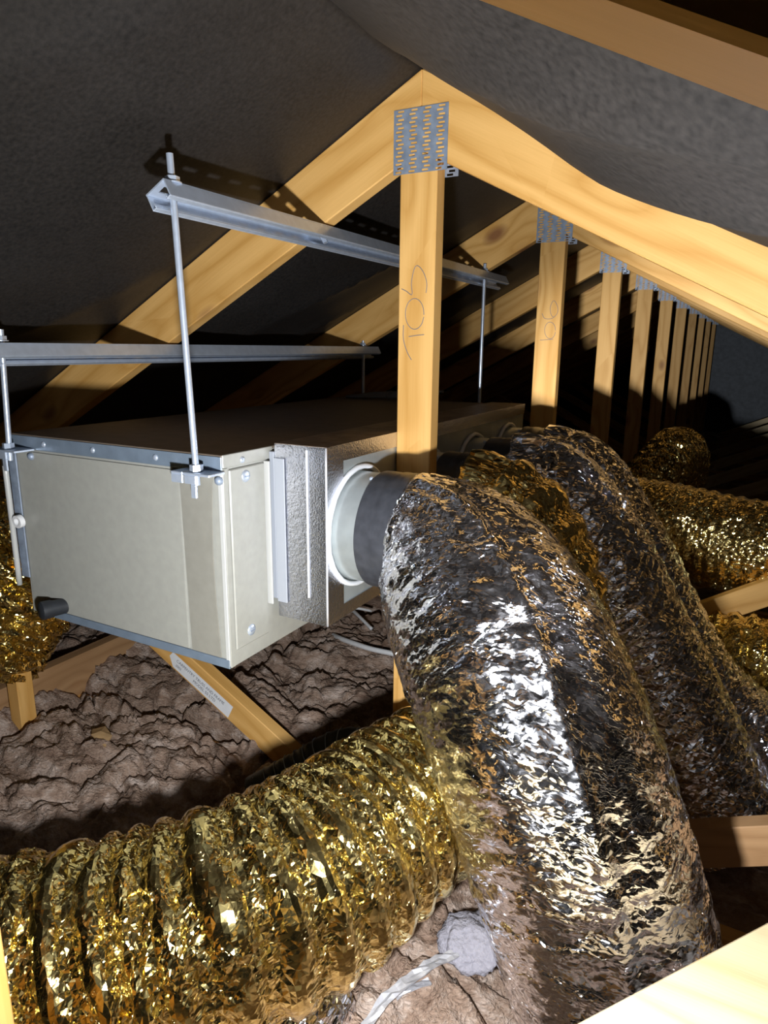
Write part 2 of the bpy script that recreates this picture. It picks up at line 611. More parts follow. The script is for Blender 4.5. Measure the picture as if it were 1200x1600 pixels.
ORD = ['', '', 'third', 'fourth', 'fifth', 'sixth', 'seventh', 'eighth', 'ninth', 'tenth']
T1, P1 = build_truss(D, 'pine roof truss with 105 pencilled on its king post and a stickered web')
web1 = web_right(T1, D)
proto = [c for c in T1.children]


web_far = web_right(T1, D + 1e-5)
web_far.parent = None


def copy_truss(n, label, skip=()):
    r = T1.copy()
    COL.objects.link(r)
    r.location = T1.location + Vector((0, SP * n, 0))
    r['_o'] = tuple(Vector(T1['_o']) + Vector((0, SP * n, 0)))
    r['label'] = label
    for c in proto:
        if c in skip:
            continue
        k = (web_far if c == web1 else c).copy()
        COL.objects.link(k)
        k.parent = r
    return r


T0 = copy_truss(-1, 'pine roof truss nearest overhead, its rafter crossing the upper right corner', skip=(web1,))
T2 = copy_truss(1, 'pine roof truss with 106 pencilled on its king post and a sawn-off web', skip=(web1,))
T0.location.y = 0.15
w2 = mk('web', prism([(-0.078, -0.722), (-0.046, -0.786), (0.75, -0.786 + 0.64 * 0.796), (0.75, -0.722 + 0.64 * 0.828)], D + SP, D + SP + TH),
        'pine', T2, bevel=0.002, grain=(1, 0, 0.64))
for n in range(2, 10):
    copy_truss(n, '%s pine roof truss from the front, with a bare king post%s' % (ORD[n], ', before the gable' if n == 9 else ''))


bpy.data.objects.remove(web_far)


def strokes(lines, y, px=True):
    g = Geo()
    for ln in lines:
        pts = [at(a, b, 'Y', y) for a, b in ln]
        p, _ = catmull([(q[0], y - 0.0002, q[2]) for q in pts], 0.004)
        tube(p, 0.0007, 5, g)
    return g


def z7(L):                                   # zoom-crop coordinates to photo pixels
    return [(600 + a / 4.0, 380 + b / 4.0) for a, b in L]


def ell(cx, cy, rx, ry):
    return [(cx + rx * math.cos(t), cy + ry * math.sin(t)) for t in np.linspace(0.2, 2 * math.pi + 0.1, 14)]


mk('pencil_number', strokes([z7([(155, 584), (205, 576), (256, 571)]), z7([(122, 512), (122, 600), (145, 680), (178, 740)]),
                             z7(ell(192, 442, 58, 96)),
                             z7([(110, 285), (140, 300), (176, 322), (172, 250), (188, 165), (210, 140), (246, 180), (268, 250), (262, 320)])], D),
   'pencil', T1)
mk('pencil_number', strokes([z7([(975, 606), (1062, 600)]), z7(ell(1038, 545, 34, 52)),
                             z7([(988, 440), (1005, 470), (1050, 470), (1082, 440), (1086, 400), (1062, 358), (1040, 400), (1046, 450), (1062, 462)])], D + SP),
   'pencil', T2)
# the maker's sticker on the web under the unit
sd = Vector((1, 0, -0.53)).normalized()
sn = Vector((sd.z, 0, -sd.x)) * -1
s0 = Vector((-1.262, D - 0.0006, -0.781))
q = [s0, s0 + sd * 0.222, s0 + sd * 0.222 - sn * 0.040, s0 + sd * 0.016 - sn * 0.040, s0 + sd * -0.006 - sn * 0.018]
mk('sticker', Geo().add([tuple(p) for p in q], [(0, 1, 2, 3, 4)][::-1]), 'paper', P1['web_l'])
for txt, off, lng, size in (('CARPENTRY TRUSS AND FRAME', 0.017, 0.020, 0.0122), ('2002', 0.031, 0.022, 0.0105), ('MODEL 55 LTD', 0.031, 0.088, 0.0122)):
    cu = bpy.data.curves.new('printed_text', 'FONT')
    cu.body = txt
    cu.size = size
    cu.materials.append(M['ink'])
    tmp = bpy.data.objects.new('text_outline', cu)
    COL.objects.link(tmp)
    bpy.context.view_layer.update()
    me = bpy.data.meshes.new_from_object(tmp.evaluated_get(bpy.context.evaluated_depsgraph_get()))
    bpy.data.objects.remove(tmp)
    me.materials.clear()
    me.materials.append(M['ink'])
    o = bpy.data.objects.new('printed_text', me)
    COL.objects.link(o)
    o.parent = P1['web_l']
    pos = s0 + sd * lng - sn * off + Vector((0, -0.0006, 0)) - Vector(P1['web_l']['_o'])
    o.matrix_local = Matrix.Translation(pos) @ Matrix((sd, sn, Vector((0, -1, 0)))).transposed().to_4x4()

# loose framing timber
lb = mk('ceiling_binder', box(-1.73, -1.69, 0.30, 2.05, -1.031, -0.905), 'pine_old', bevel=0.002, grain=(0, 1, 0))
tag(lb, 'brown timber binder running along the insulation below the unit', 'timber')
lp = mk('timber_post', box(-0.577, -0.5417, 0.249, 0.284, -1.10, -0.38), 'pine', bevel=0.002, grain=(0, 0, 1))
tag(lp, 'timber post at the lower left corner, in front of the gold duct', 'timber')
lp = mk('timber_post', box(-1.655, -1.61, 0.97, 1.015, -1.06, -0.62), 'pine', bevel=0.002, grain=(0, 0, 1))
tag(lp, 'short upright timber post beside the crumpled gold duct and unit', 'timber')
# a plank lying flat, its far end resting on the first truss's web
pa, pd = np.array([-0.072, 0.634]), np.array([0.150, 0.209]) / math.hypot(0.150, 0.209)
pw = np.array([pd[1], -pd[0]])
q0, q1 = pa - pd * 0.45, pa + pd * 0.70
g = Geo()
for z in (-0.735, -0.70):
    for c in (q0, q1, q1 + pw * 0.14, q0 + pw * 0.14):
        g.v.append((c[0], c[1], z))
g.f = [(3, 2, 1, 0), (4, 5, 6, 7), (0, 1, 5, 4), (1, 2, 6, 5), (2, 3, 7, 6), (3, 0, 4, 7)]
tag(mk('timber_plank', g, 'pine_pale', bevel=0.003, grain=(pd[0], pd[1], 0)), 'pale sawn timber plank slanting across the lower right corner', 'timber')

# ------------------------------------------------------------------ insulation batts
def wool_batt(x0, x1, y0, y1, res, label, seed, lvl=0.0):
    nx, ny = max(2, int((x1 - x0) / res)), max(2, int((y1 - y0) / res))
    X, Y = np.meshgrid(np.linspace(x0, x1, nx), np.linspace(y0, y1, ny), indexing='ij')
    e = np.minimum.reduce([X - x0, x1 - X, Y - y0, y1 - Y])
    edge = np.clip(e / 0.05, 0, 1) ** 0.5
    low = np.clip((X + 0.42) / 0.22, 0, 1)
    wx = X + 0.10 * (fbm(X * 6, Y * 6, 61) - 0.5) + 0.03 * (fbm(X * 22, Y * 22, 66) - 0.5)
    wy = Y + 0.14 * (fbm(X * 5, Y * 5, 62) - 0.5) + 0.03 * (fbm(X * 22, Y * 22, 67) - 0.5)
    b = fbm(wx * 5, wy * 8, 40, 5)
    c1 = np.abs(vnoise(wx * 2.6, wy * 7.5, 50) - 0.5) * 2
    p1 = np.abs(fbm(wx * 9 + 3, wy * 15, 51, 2) - 0.37) * 2
    p2 = np.abs(fbm(wx * 24 + 3, wy * 38, 52, 3) - 0.44) * 2
    Z = -1.022 + lvl + 0.060 * b - 0.040 * np.clip(1 - c1 * 9, 0, 1) + 0.060 * p1 ** 0.8 + 0.034 * p2 ** 0.85 + 0.012 * (fbm(wx * 70, wy * 90, 53, 2) - 0.4)
    Z = Z - 0.11 * low - (1 - edge) * 0.05
    Z = np.maximum(Z, -1.115)
    v = list(zip(X.ravel().tolist(), Y.ravel().tolist(), Z.ravel().tolist()))
    g = Geo()
    g.v = v
    g.f = [(i * ny + j, (i + 1) * ny + j, (i + 1) * ny + j + 1, i * ny + j + 1) for i in range(nx - 1) for j in range(ny - 1)]
    # skirts down to the plasterboard and an underside
    ring = [i * ny for i in range(nx)] + [(nx - 1) * ny + j for j in range(1, ny)] + [i * ny + ny - 1 for i in range(nx - 2, -1, -1)] + [j for j in range(ny - 2, 0, -1)]
    k0 = len(g.v)
    g.v = g.v + [(g.v[i][0], g.v[i][1], -1.119) for i in ring]
    L = len(ring)
    g.f += [(ring[k], k0 + k, k0 + (k + 1) % L, ring[(k + 1) % L]) for k in range(L)]
    g.f.append(tuple(k0 + k for k in range(L))[::-1])
    o = mk('insulation_batt', g, 'wool', smooth=True)
    return tag(o, label, 'insulation', 'brown insulation batts between the trusses')


wool_batt(-2.6, -1.62, 0.33, D + 0.02, 0.009, 'brown wool batt at the far left below the gold return duct', 1)
wool_batt(-1.61, -0.98, 0.33, D + 0.02, 0.006, 'lumpy brown wool batt in front of the stickered truss web', 2, -0.012)
wool_batt(-0.97, 0.5, 0.33, D + 0.02, 0.007, 'brown wool batt under the gold duct with white fluff on it', 3, -0.016)
wool_batt(-2.6, -1.30, D + 0.04, D + SP, 0.009, 'brown wool batt behind the stickered web at its left', 4)
wool_batt(-1.29, -0.62, D + 0.04, D + SP, 0.006, 'cracked brown wool batt below the plenum with white cables', 5, 0.01)
wool_batt(-0.61, 0.9, D + 0.04, D + SP, 0.012, 'brown wool batt under the row of silver ducts', 6)
for k in range(2, 10):
    wool_batt(-2.6, 1.6, D + SP * (k - 1) + 0.04, D + SP * k, 0.035, 'dim brown wool batt in the %s bay from the front' % ORD[k], 7 + k)

# ------------------------------------------------------------------ the ducted unit
BX0, BX1, BY0, BY1, BZ0, BZ1 = -1.262, -0.733, 0.815, 2.055, -0.537, -0.17
U = thing('air_conditioner', (BX0 / 2 + BX1 / 2, 1.43, BZ0), 'beige boxed ducted air conditioning unit hung from four rods', 'air conditioner')
mk('cabinet', box(BX0, BX1, BY0, BY1, BZ0, BZ1 - 0.002), 'beige', U, bevel=0.002)
mk('top_panel', box(BX0 - 0.002, BX1 + 0.002, BY0 - 0.004, BY1 + 0.002, BZ1 - 0.003, BZ1 + 0.001), plain('dusty_lid', (0.15, 0.115, 0.085), 0.6, 0.0, 0.12, 30.0), U, bevel=0.001)
mk('flange_strip', box(BX0 - 0.002, BX1 + 0.001, BY0 - 0.004, BY0, BZ1 - 0.027, BZ1 + 0.0), 'bluegrey', U, bevel=0.001)
mk('lower_flange', box(BX0 + 0.07, BX1 - 0.001, BY0 - 0.004, BY0, BZ0, BZ0 + 0.016), 'bluegrey', U, bevel=0.001)
mk('side_flange', box(BX1, BX1 + 0.003, BY0 - 0.002, BY0 + 0.125, BZ1 - 0.020, BZ1 + 0.001), 'beige', U, bevel=0.001)
# front panels: the wide sheet and the bowed corner sheet
mk('front_panel', box(BX0 + 0.012, BX1 - 0.094, BY0 - 0.0035, BY0, BZ0 + 0.018, BZ1 - 0.032), 'beige', U)
g = Geo()
nz = 14
for side in (0, 1):
    for k in range(nz + 1):
        t = k / nz
        bow = 0.010 * math.sin(math.pi * t) ** 1.0 * (0.4 + t * 0.6)
        xa = BX1 - 0.090 + 0.006 * (1 - t)
        xb = BX1 - 0.018 - 0.004 * math.sin(math.pi * t)
        z = BZ0 + 0.018 + t * (BZ1 - 0.030 - BZ0 - 0.018)
        for x, w in ((xa, 0.0), ((xa + xb) / 2, 0.6), (xb, 1.0)):
            g.v.append((x, BY0 - 0.0045 - bow * w * 0.5 + side * 0.002, z))
n3 = 3 * (nz + 1)
for k in range(nz):
    for j in (0, 1):
        a = k * 3 + j
        g.f.append((a, a + 1, a + 4, a + 3))
        g.f.append((n3 + a, n3 + a + 3, n3 + a + 4, n3 + a + 1))
for k in range(nz):
    g.f.append((k * 3 + 2, n3 + k * 3 + 2, n3 + k * 3 + 5, k * 3 + 5))
    g.f.append((k * 3, k * 3 + 3, n3 + k * 3 + 3, n3 + k * 3))
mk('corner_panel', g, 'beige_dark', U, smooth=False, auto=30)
mk('corner_trim', box(BX1 - 0.009, BX1 - 0.0005, BY0 - 0.003, BY0 - 0.0005, BZ0 + 0.004, BZ1 - 0.030), 'beige_pale', U, bevel=0.001)
mk('corner_trim', box(BX1, BX1 + 0.002, BY0 - 0.002, BY0 + 0.010, BZ0 + 0.002, BZ1 - 0.021), 'beige', U, bevel=0.0008)
mk('side_panel', box(BX1 + 0.0005, BX1 + 0.0045, BY0 + 0.011, BY0 + 0.100, BZ0 + 0.030, BZ1 - 0.024), 'beige', U, bevel=0.002)
mk('side_strip', box(BX1 + 0.0005, BX1 + 0.012, BY0 + 0.102, BY0 + 0.106, BZ0 + 0.085, BZ1 - 0.022), 'beige_pale', U, bevel=0.0008)
for x in (-1.165, -1.03, -0.875):
    mk('rivet', sphere_cap((x, BY0 - 0.004, BZ1 - 0.014), 0.0055, (0, -1, 0), 0.6), 'zinc_bright', U, smooth=True)
mk('rivet', sphere_cap((BX1 + 0.003, BY0 + 0.045, BZ1 - 0.012), 0.0055, (1, 0, 0), 0.6), 'zinc_bright', U, smooth=True)
for z in (-0.210, -0.483):
    g = sphere_cap((BX1 + 0.0045, BY0 + 0.050, z), 0.0105, (1, 0, 0), 0.35)
    s = mk('screw', g, 'zinc_bright', U, smooth=True)
    mk('screw_slot', box(BX1 + 0.0078, BX1 + 0.0086, BY0 + 0.044, BY0 + 0.056, z - 0.001, z + 0.001), 'zinc', s)
# drain stub, left bracket and drain tube
p = at(100, 947, 'Y', BY0)
mk('drain_stub', lathe([(-0.005, 0.0155), (0.022, 0.0160), (0.026, 0.0180), (0.044, 0.0180), (0.047, 0.014), (0.047, 0.0)], (p[0] + 0.004, BY0 - 0.001, p[2] + 0.002), (-0.30, -1, 0.02), 20), 'rubber', U, auto=40)
lx = BX0 - 0.004
mk('edge_angle', box(lx - 0.010, lx + 0.014, BY0 - 0.006, BY0 - 0.003, BZ0 + 0.075, BZ1 - 0.035), 'zinc', U, bevel=0.0008)
mk('drain_tube', tube([(lx - 0.006, BY0 - 0.016, z) for z in np.linspace(BZ0 + 0.06, BZ1 - 0.04, 8)], 0.0055, 10), plain('clear_tube', (0.42, 0.42, 0.40), 0.25), U, smooth=True)
c = at(28, 815, 'Y', BY0 - 0.02)
mk('tube_clip', lathe([(-0.005, 0.0075), (-0.005, 0.013), (0.005, 0.013), (0.005, 0.0075), (-0.005, 0.0075)], (c[0], c[1] + 0.002, c[2]), (0, 1, 0.1), 16), 'white_pvc', U, auto=40)

# ------------------------------------------------------------------ the supply plenum with four spigots
PX1, PY0, PY1, PZ0, PZ1 = -0.616, 0.935, 2.02, -0.475, -0.165
PL = thing('supply_plenum', (BX1 / 2 + PX1 / 2, 1.47, PZ0), 'foil wrapped metal plenum box fixed along the side of the unit', 'plenum')
X0 = BX1 + 0.014
mk('shell', box(X0, PX1, PY0, PY1, PZ0, PZ1), 'galv', PL, bevel=0.002)
# embossed foil lagging on the near end, top and bottom
def foil_sheet(P00, P10, P01, nu, nv, amp, seed):
    P00, P10, P01 = map(np.array, (P00, P10, P01))
    nrm = np.cross(P10 - P00, P01 - P00)
    nrm = nrm / np.linalg.norm(nrm)
    rs = np.random.RandomState(seed)
    g = Geo()
    for i in range(nu + 1):
        for j in range(nv + 1):
            e = 0 if i in (0, nu) or j in (0, nv) else 1
            g.v.append(tuple(P00 + (P10 - P00) * i / nu + (P01 - P00) * j / nv + nrm * amp * e * (rs.rand() - 0.2)))
    for i in range(nu):
        for j in range(nv):
            a = i * (nv + 1) + j
            q = (a, a + nv + 1, a + nv + 2, a + 1)
            g.f += [(q[0], q[1], q[2]), (q[0], q[2], q[3])] if rs.rand() < 0.5 else [(q[0], q[1], q[3]), (q[1], q[2], q[3])]
    return g


def sheet(name, *a, mat='silver_tape', par=None):
    o = mk(name, foil_sheet(*a), mat, par or PL)
    s = o.modifiers.new('thick', 'SOLIDIFY')
    s.thickness = 0.0015
    s.offset = -1
    return o


e = 0.003
sheet('foil_lagging', (X0, PY0 - e, PZ0 - 0.002), (PX1 + e, PY0 - e, PZ0 - 0.002), (X0, PY0 - e, PZ1 + 0.002), 16, 60, 0.0005, 1)
sheet('foil_lagging', (X0, PY0 - e, PZ1 + e), (PX1 + e, PY0 - e, PZ1 + e), (X0, PY1, PZ1 + e), 12, 90, 0.001, 2, mat=plain('brown_reflection_foil', (0.24, 0.19, 0.15), 0.45, 0.4, 0.3, 30.0))  # brown base colour stands in for what the foil top reflects
sheet('foil_lagging', (X0, PY1, PZ0 - e), (PX1 + e, PY1, PZ0 - e), (X0, PY0 - e, PZ0 - e), 12, 60, 0.001, 3)
sheet('corner_tape', (PX1 + e, PY0 - e, PZ0), (PX1 + e, PY0 + 0.050, PZ0), (PX1 + e, PY0 - e, PZ1), 4, 60, 0.0004, 4)
sheet('corner_tape', (PX1 - 0.030, PY0 - e - 0.002, PZ0), (PX1 + e + 0.001, PY0 - e - 0.002, PZ0), (PX1 - 0.030, PY0 - e - 0.002, PZ1), 3, 60, 0.0004, 5)
sheet('edge_tape', (PX1 + e, PY0, PZ1 - 0.026), (PX1 + e, PY1, PZ1 - 0.026), (PX1 + e, PY0, PZ1 + e), 70, 2, 0.0005, 6)
sheet('edge_tape', (PX1 + e, PY0, PZ0 - e), (PX1 + e, PY1, PZ0 - e), (PX1 + e, PY0, PZ0 + 0.022), 70, 2, 0.0005, 7)
mk('tape_seam', box(PX1 - 0.036, PX1 - 0.033, PY0 - e - 0.0035, PY0 - e - 0.0015, PZ0 + 0.045, PZ1 - 0.004), 'white', PL)
tube([(PX1 + e, PY0 - e - 0.001, z) for z in np.linspace(PZ0 - 0.002, PZ1 + 0.002, 12)], 0.0020, 8, g := Geo())
mk('edge_bead', g, 'bead', PL, smooth=True)
mk('backing_strip', box(X0 - 0.011, X0 - 0.001, PY0 - 0.005, PY0 + 0.01, PZ0 + 0.030, PZ1 - 0.012), plain('grey_board', (0.30, 0.32, 0.36), 0.5), PL, bevel=0.0008)
mk('backing_strip', box(X0 + 0.001, X0 + 0.022, PY0 - 0.0075, PY0 - 0.0048, PZ0 + 0.026, PZ1 - 0.022), plain('grey_board_pale', (0.34, 0.36, 0.40), 0.45), PL, bevel=0.0008)
SPIG = [1.041, 1.322, 1.60, 1.87]
SZ = -0.318
for k, y in enumerate(SPIG):
    s = mk('spigot', lathe([(-0.006, 0.100), (0.066, 0.0995), (0.066, 0.095), (-0.006, 0.095)], (PX1, y, SZ), (1, 0, 0), 56), 'galv', PL, auto=40)
    rs = np.random.RandomState(k)
    g = Geo()
    ring = [(PX1 + 0.005, y + (0.1075 + 0.002 * rs.rand()) * math.cos(t), SZ + (0.1075 + 0.002 * rs.rand()) * math.sin(t)) for t in np.linspace(0, 2 * math.pi, 49)]
    tube(ring, 0.0048, 8, g, cap=False)
    mk('sealant_ring', g, 'white', s, smooth=True)
    mk('screw', sphere_cap((PX1 + 0.045, y - 0.030, SZ + 0.0955), 0.0045, (0, -0.3, 1), 0.9), 'zinc_bright', s, smooth=True)

# ------------------------------------------------------------------ hanging rods and strut channels
def channel(name, xc, zb, y0, y1, label, slot0=0.0):
    t = thing(name, (xc, (y0 + y1) / 2, zb), label, 'strut channel', 'slotted strut channels under the rafters')
    w, h, th, lip = 0.041, 0.026, 0.0022, 0.009
    x0, x1, z1 = xc - w / 2, xc + w / 2, zb + h
    g = Geo()
    for a, b in ((x0, x0 + th), (x1 - th, x1)):
        box(a, b, y0, y1, zb, z1 - th, g)
    for a, b in ((x0 + th, x0 + lip), (x1 - lip, x1 - th)):
        box(a, b, y0, y1, zb, zb + th, g)
    for a in (x0 + lip - th, x1 - lip):
        box(a, a + th, y0, y1, zb + th, zb + 0.0075, g)
    mk('flanges', g, 'zinc_bright', t, bevel=0.0006)
    # slotted back: two rails and the bridges between the slots
    g = Geo()
    sw = 0.0068
    box(x0, xc - sw, y0, y1, z1 - th, z1, g)
    box(xc + sw, x1, y0, y1, z1 - th, z1, g)
    y = y0
    first = True
    while y < y1:
        L = 0.012 if first else 0.022
        box(xc - sw, xc + sw, y, min(y + L, y1), z1 - th, z1, g)
        y += L + 0.028
        first = False
    mk('slotted_back', g, 'zinc_bright', t)
    t.rotation_euler = (0, -math.atan(TL), 0)
    return t


CH1 = channel('strut_channel', -0.777, 0.195, 0.764, 2.25, 'zinc strut channel crossing behind the 105 king post, higher of the two')
CH2 = channel('strut_channel', -1.203, -0.032, 0.50, 2.16, 'zinc strut channel low under the rafters above the unit lid')


def hexnut(c, r, h, g=None):
    return lathe([(0, 1e-5), (0, r), (h, r), (h, 1e-5)], c, (0, 0, 1), 6, g)


def rod(x0, z0, x1, z1, y, zc, bracket, label):
    t = thing('threaded_rod', (x0, y, z0), label, 'threaded rod', 'threaded rods holding up the unit')
    mk('rod', tube([(x0 + (x1 - x0) * k / 10, y, z0 + (z1 - z0) * k / 10) for k in range(11)], 0.0052, 12), 'zinc_bright', t, auto=40)
    xa = x0 + (x1 - x0) * (zc - z0) / (z1 - z0)
    mk('nut', hexnut((xa, y, zc + 0.0265), 0.0105, 0.009), 'zinc_bright', t)
    mk('washer', lathe([(0, 1e-5), (0, 0.0135), (0.0018, 0.0135), (0.0018, 1e-5)], (xa, y, zc + 0.0262), (0, 0, 1), 16), 'zinc_bright', t, auto=40)
    if bracket:
        s = bracket
        zb = z0 + 0.018
        mk('nut', hexnut((x0, y, zb + 0.005), 0.0105, 0.010), 'zinc_bright', t)
        g = Geo()
        # slotted angle: a tongue each side of the rod with turned-down ends
        yb = BY0 - 0.005 if y < 1 else BY1 + 0.005
        ya = y - 0.016 if y < 1 else y + 0.016
        ylo, yhi = min(ya, yb), max(ya, yb)
        box(x0 - 0.040, x0 - 0.016, ylo, yhi, zb, zb + 0.004, g)
        box(x0 - 0.014, x0 + 0.040, ylo, yhi, zb, zb + 0.004, g)
        box(x0 - 0.016, x0 - 0.014, y - 0.004 if y < 1 else ylo, yhi if y < 1 else y + 0.004, zb, zb + 0.004, g)
        yf = ylo if y < 1 else yhi - 0.004
        box(x0 - 0.040, x0 - 0.016, yf, yf + 0.004, zb - 0.014, zb, g)
        box(x0 - 0.012, x0 + 0.012, yf, yf + 0.004, zb - 0.014, zb, g)
        box(x0 + 0.001, x0 + 0.012, yf, yf + 0.004, zb - 0.036, zb - 0.014, g)
        mk('bracket', g, 'zinc_bright', t, bevel=0.0008)
        g = sphere_cap((x0 + 0.026, yb + (0.001 if y < 1 else -0.001), zb - 0.012), 0.0075, (0, -1 if y < 1 else 1, 0), 0.9)
        mk('bolt', g, 'zinc', t, smooth=True)
    return t


rod(-0.764, -0.216, -0.782, 0.266, 0.790, 0.200, 1, 'bright threaded rod at the near right corner of the unit')
rod(-1.232, -0.216, -1.214, 0.024, 0.785, -0.023, 1, 'bright threaded rod at the near left corner of the unit')
rod(-0.781, -0.205, -0.781, 0.250, 2.078, 0.200, 1, 'thin bright threaded rod hanging between the 105 and 106 posts')
rod(-1.215, -0.205, -1.215, 0.020, 2.085, -0.023, 1, 'dim threaded rod at the far left corner behind the unit')
g = lathe([(0, 1e-5), (0, 0.010), (0.008, 0.010), (0.008, 0.0055), (0.022, 0.005), (0.022, 1e-5)], (-0.777, D + 0.004, 0.195 + 0.0236), (0, 0, -1), 6)
mk('bolt', g, 'zinc_bright', CH1)

# ------------------------------------------------------------------ flexible ducts
def duct(path, step, cell, pitch, fold, jit, seed, shear=0.35, neck=0.0, wrinkle=0.0, low=0.006, smooth_part=0.0, ridge=None):
    """a flexible duct swept along path (x, y, z, radius): helical pleats, lumps, wrinkles and loose facets"""
    P, s = catmull(path, step)
    pts, t, n, b = frames(P[:, :3])
    r = P[:, 3]
    m = int(2 * math.pi * max(r) / cell)
    rs = np.random.RandomState(seed)
    ns = len(pts)
    i = np.arange(ns)[:, None]
    th = 2 * math.pi * ((np.arange(m)[None, :] + shear * i + 0.5 * (rs.rand(ns, m) - 0.5)) / m)
    S = s[:, None] + 0 * th
    # periodic noise round the duct
    cx, sx = np.cos(th), np.sin(th)

    def pn(fs, ft, sd):
        return 0.5 * (vnoise(S * fs + 40, cx * ft + 30, sd) + vnoise(S * fs + 9, sx * ft + 70, sd + 1))
    ph = (S / pitch - th / (2 * math.pi) + 0.9 * (pn(9, 1.6, seed) - 0.5)) % 1.0
    pleat = np.where(ph < 0.7, np.sin(ph / 0.7 * math.pi) ** 0.6, 0.0)
    R_ = r[:, None] + fold * (pleat - 0.5)
    am = np.ones_like(th)
    if smooth_part:
        am = np.clip((np.abs(ph - 0.42) - 0.5 * smooth_part) / 0.10, 0.10, 1.0)
        am = np.maximum(am, np.clip((pn(16, 3.0, seed + 6) - 0.52) * 9, 0, 1))
    R_ = R_ + jit * am * (rs.rand(ns, m) - 0.5) + low * 2 * (pn(7, 2.2, seed + 1) - 0.5)
    if wrinkle:
        sh = S + 0.05 * cx + 0.03 * sx
        w1 = 1 - np.abs(vnoise(sh * 55, cx * 3.5 + 30, seed + 2) - 0.5) * 2
        w2 = 1 - np.abs(vnoise(sh * 120 + 7, sx * 7 + 30, seed + 3) - 0.5) * 2
        R_ = R_ + wrinkle * (w1 ** 2 - 0.4) + 0.4 * wrinkle * (w2 ** 2 - 0.4)
    if ridge is not None:
        dd = (th - ridge - 0.6 * S + math.pi) % (2 * math.pi) - math.pi
        R_ = R_ + (0.008 * np.exp(-(dd / 0.07) ** 2) - 0.005 * np.exp(-((dd + 0.2) / 0.12) ** 2)) * np.clip(S / 0.05, 0, 1)
    if neck:
        R_ = R_ + neck * np.exp(-S / 0.10) * np.clip(S / 0.02, 0, 1) * (pn(4, 8.0, seed + 4) - 0.45)
    so = (rs.rand(ns, m) - 0.5) * step * 0.7
    so[0] = 0
    C = pts[:, None, :] + t[:, None, :] * so[..., None] + R_[..., None] * (cx[..., None] * n[:, None, :] + sx[..., None] * b[:, None, :])
    g = Geo()
    g.v = list(map(tuple, C.reshape(-1, 3).tolist()))
    rm = float(r.mean())
    g.attr = {'duct_pos': np.stack([S + 0.06 * cx + 0.04 * sx, cx * rm, sx * rm], -1).reshape(-1, 3), 'crumple': am.reshape(-1)}
    flip = rs.rand(ns, m)
    for a in range(ns - 1):
        for j in range(m):
            k = (j + 1) % m
            q0, q1, q2, q3 = a * m + j, a * m + k, (a + 1) * m + k, (a + 1) * m + j
            if flip[a, j] < 0.5:
                g.f += [(q0, q1, q2), (q0, q2, q3)]
            else:
                g.f += [(q0, q1, q3), (q1, q2, q3)]
    g.f.append(tuple(range(m - 1, -1, -1)))
    g.f.append(tuple((ns - 1) * m + j for j in range(m)))
    return g


def collar(y, parent, seed):
    """black tape band wound over spigot and jacket"""
    rs = np.random.RandomState(seed)
    g = Geo()
    prof = []
    x = 0.0
    for k in range(12):
        prof.append((0.052 + k * 0.0065, 0.1035 + 0.002 * rs.rand() + (0.0015 if k in (6, 9) else 0)))
    prof = [(0.052, 0.0995)] + prof + [(0.1235, 0.098)]
    lathe(prof, (PX1, y, SZ), (1, 0, 0), 56, g)
    return mk('tape_band', g, 'black', parent, auto=50)


def duct_thing(label, path, mat, group=None, spig=None, soft=False, **kw):
    t = thing('flexible_duct', (path[0][0], path[0][1], min(p[2] - p[3] for p in path)), label, 'flexible duct', group)
    mk('jacket', duct(path, **kw), mat, t, smooth=soft)
    if spig is not None:
        collar(SPIG[spig], t, spig)
    return t


GR = 'insulated flexible ducts on the plenum spigots'
S1 = [(-0.506, 1.041, -0.318, 0.106), (-0.478, 1.040, -0.322, 0.117), (-0.44, 1.030, -0.338, 0.136), (-0.385, 1.005, -0.376, 0.156), (-0.31, 0.962, -0.448, 0.165),
      (-0.218, 0.908, -0.575, 0.164), (-0.130, 0.890, -0.775, 0.162), (-0.075, 0.900, -0.940, 0.160), (-0.055, 0.91, -1.04, 0.160)]
duct_thing('big crumpled silver foil duct sweeping down in front of the 105 king post', S1, 'silver', GR, 0,
           soft=True, step=0.0045, cell=0.008, pitch=0.05, fold=0.002, jit=0.0010, seed=3, neck=0.035, ridge=-1.15, wrinkle=0.0026, low=0.005, shear=0.45)
S2 = [(-0.506, 1.60, -0.318, 0.104), (-0.47, 1.60, -0.32, 0.118), (-0.40, 1.592, -0.365, 0.140), (-0.286, 1.575, -0.495, 0.136), (-0.184, 1.56, -0.655, 0.138),
      (-0.09, 1.53, -0.812, 0.138), (-0.014, 1.51, -0.94, 0.138), (0.05, 1.49, -1.045, 0.138)]
duct_thing('silver foil duct second behind the big silver one, between gold and silver', S2, 'silver_loose', GR, 2,
           step=0.0075, cell=0.014, pitch=0.05, fold=0.002, jit=0.0036, seed=5, neck=0.03, wrinkle=0.0035, low=0.007, shear=0.45)
S3 = [(-0.506, 1.87, -0.318, 0.104), (-0.47, 1.87, -0.32, 0.112), (-0.40, 1.87, -0.36, 0.124), (-0.29, 1.855, -0.505, 0.128), (-0.195, 1.835, -0.66, 0.126),
      (-0.10, 1.81, -0.80, 0.124), (0.00, 1.79, -0.90, 0.126), (0.13, 1.77, -0.955, 0.126), (0.40, 1.75, -0.985, 0.126)]
duct_thing('silver foil duct on the last plenum spigot, turning right at its foot', S3, 'silver_loose', GR, 3,
           step=0.0075, cell=0.014, pitch=0.05, fold=0.002, jit=0.0036, seed=7, neck=0.03, ridge=-1.0, wrinkle=0.0035, low=0.007, shear=0.45)
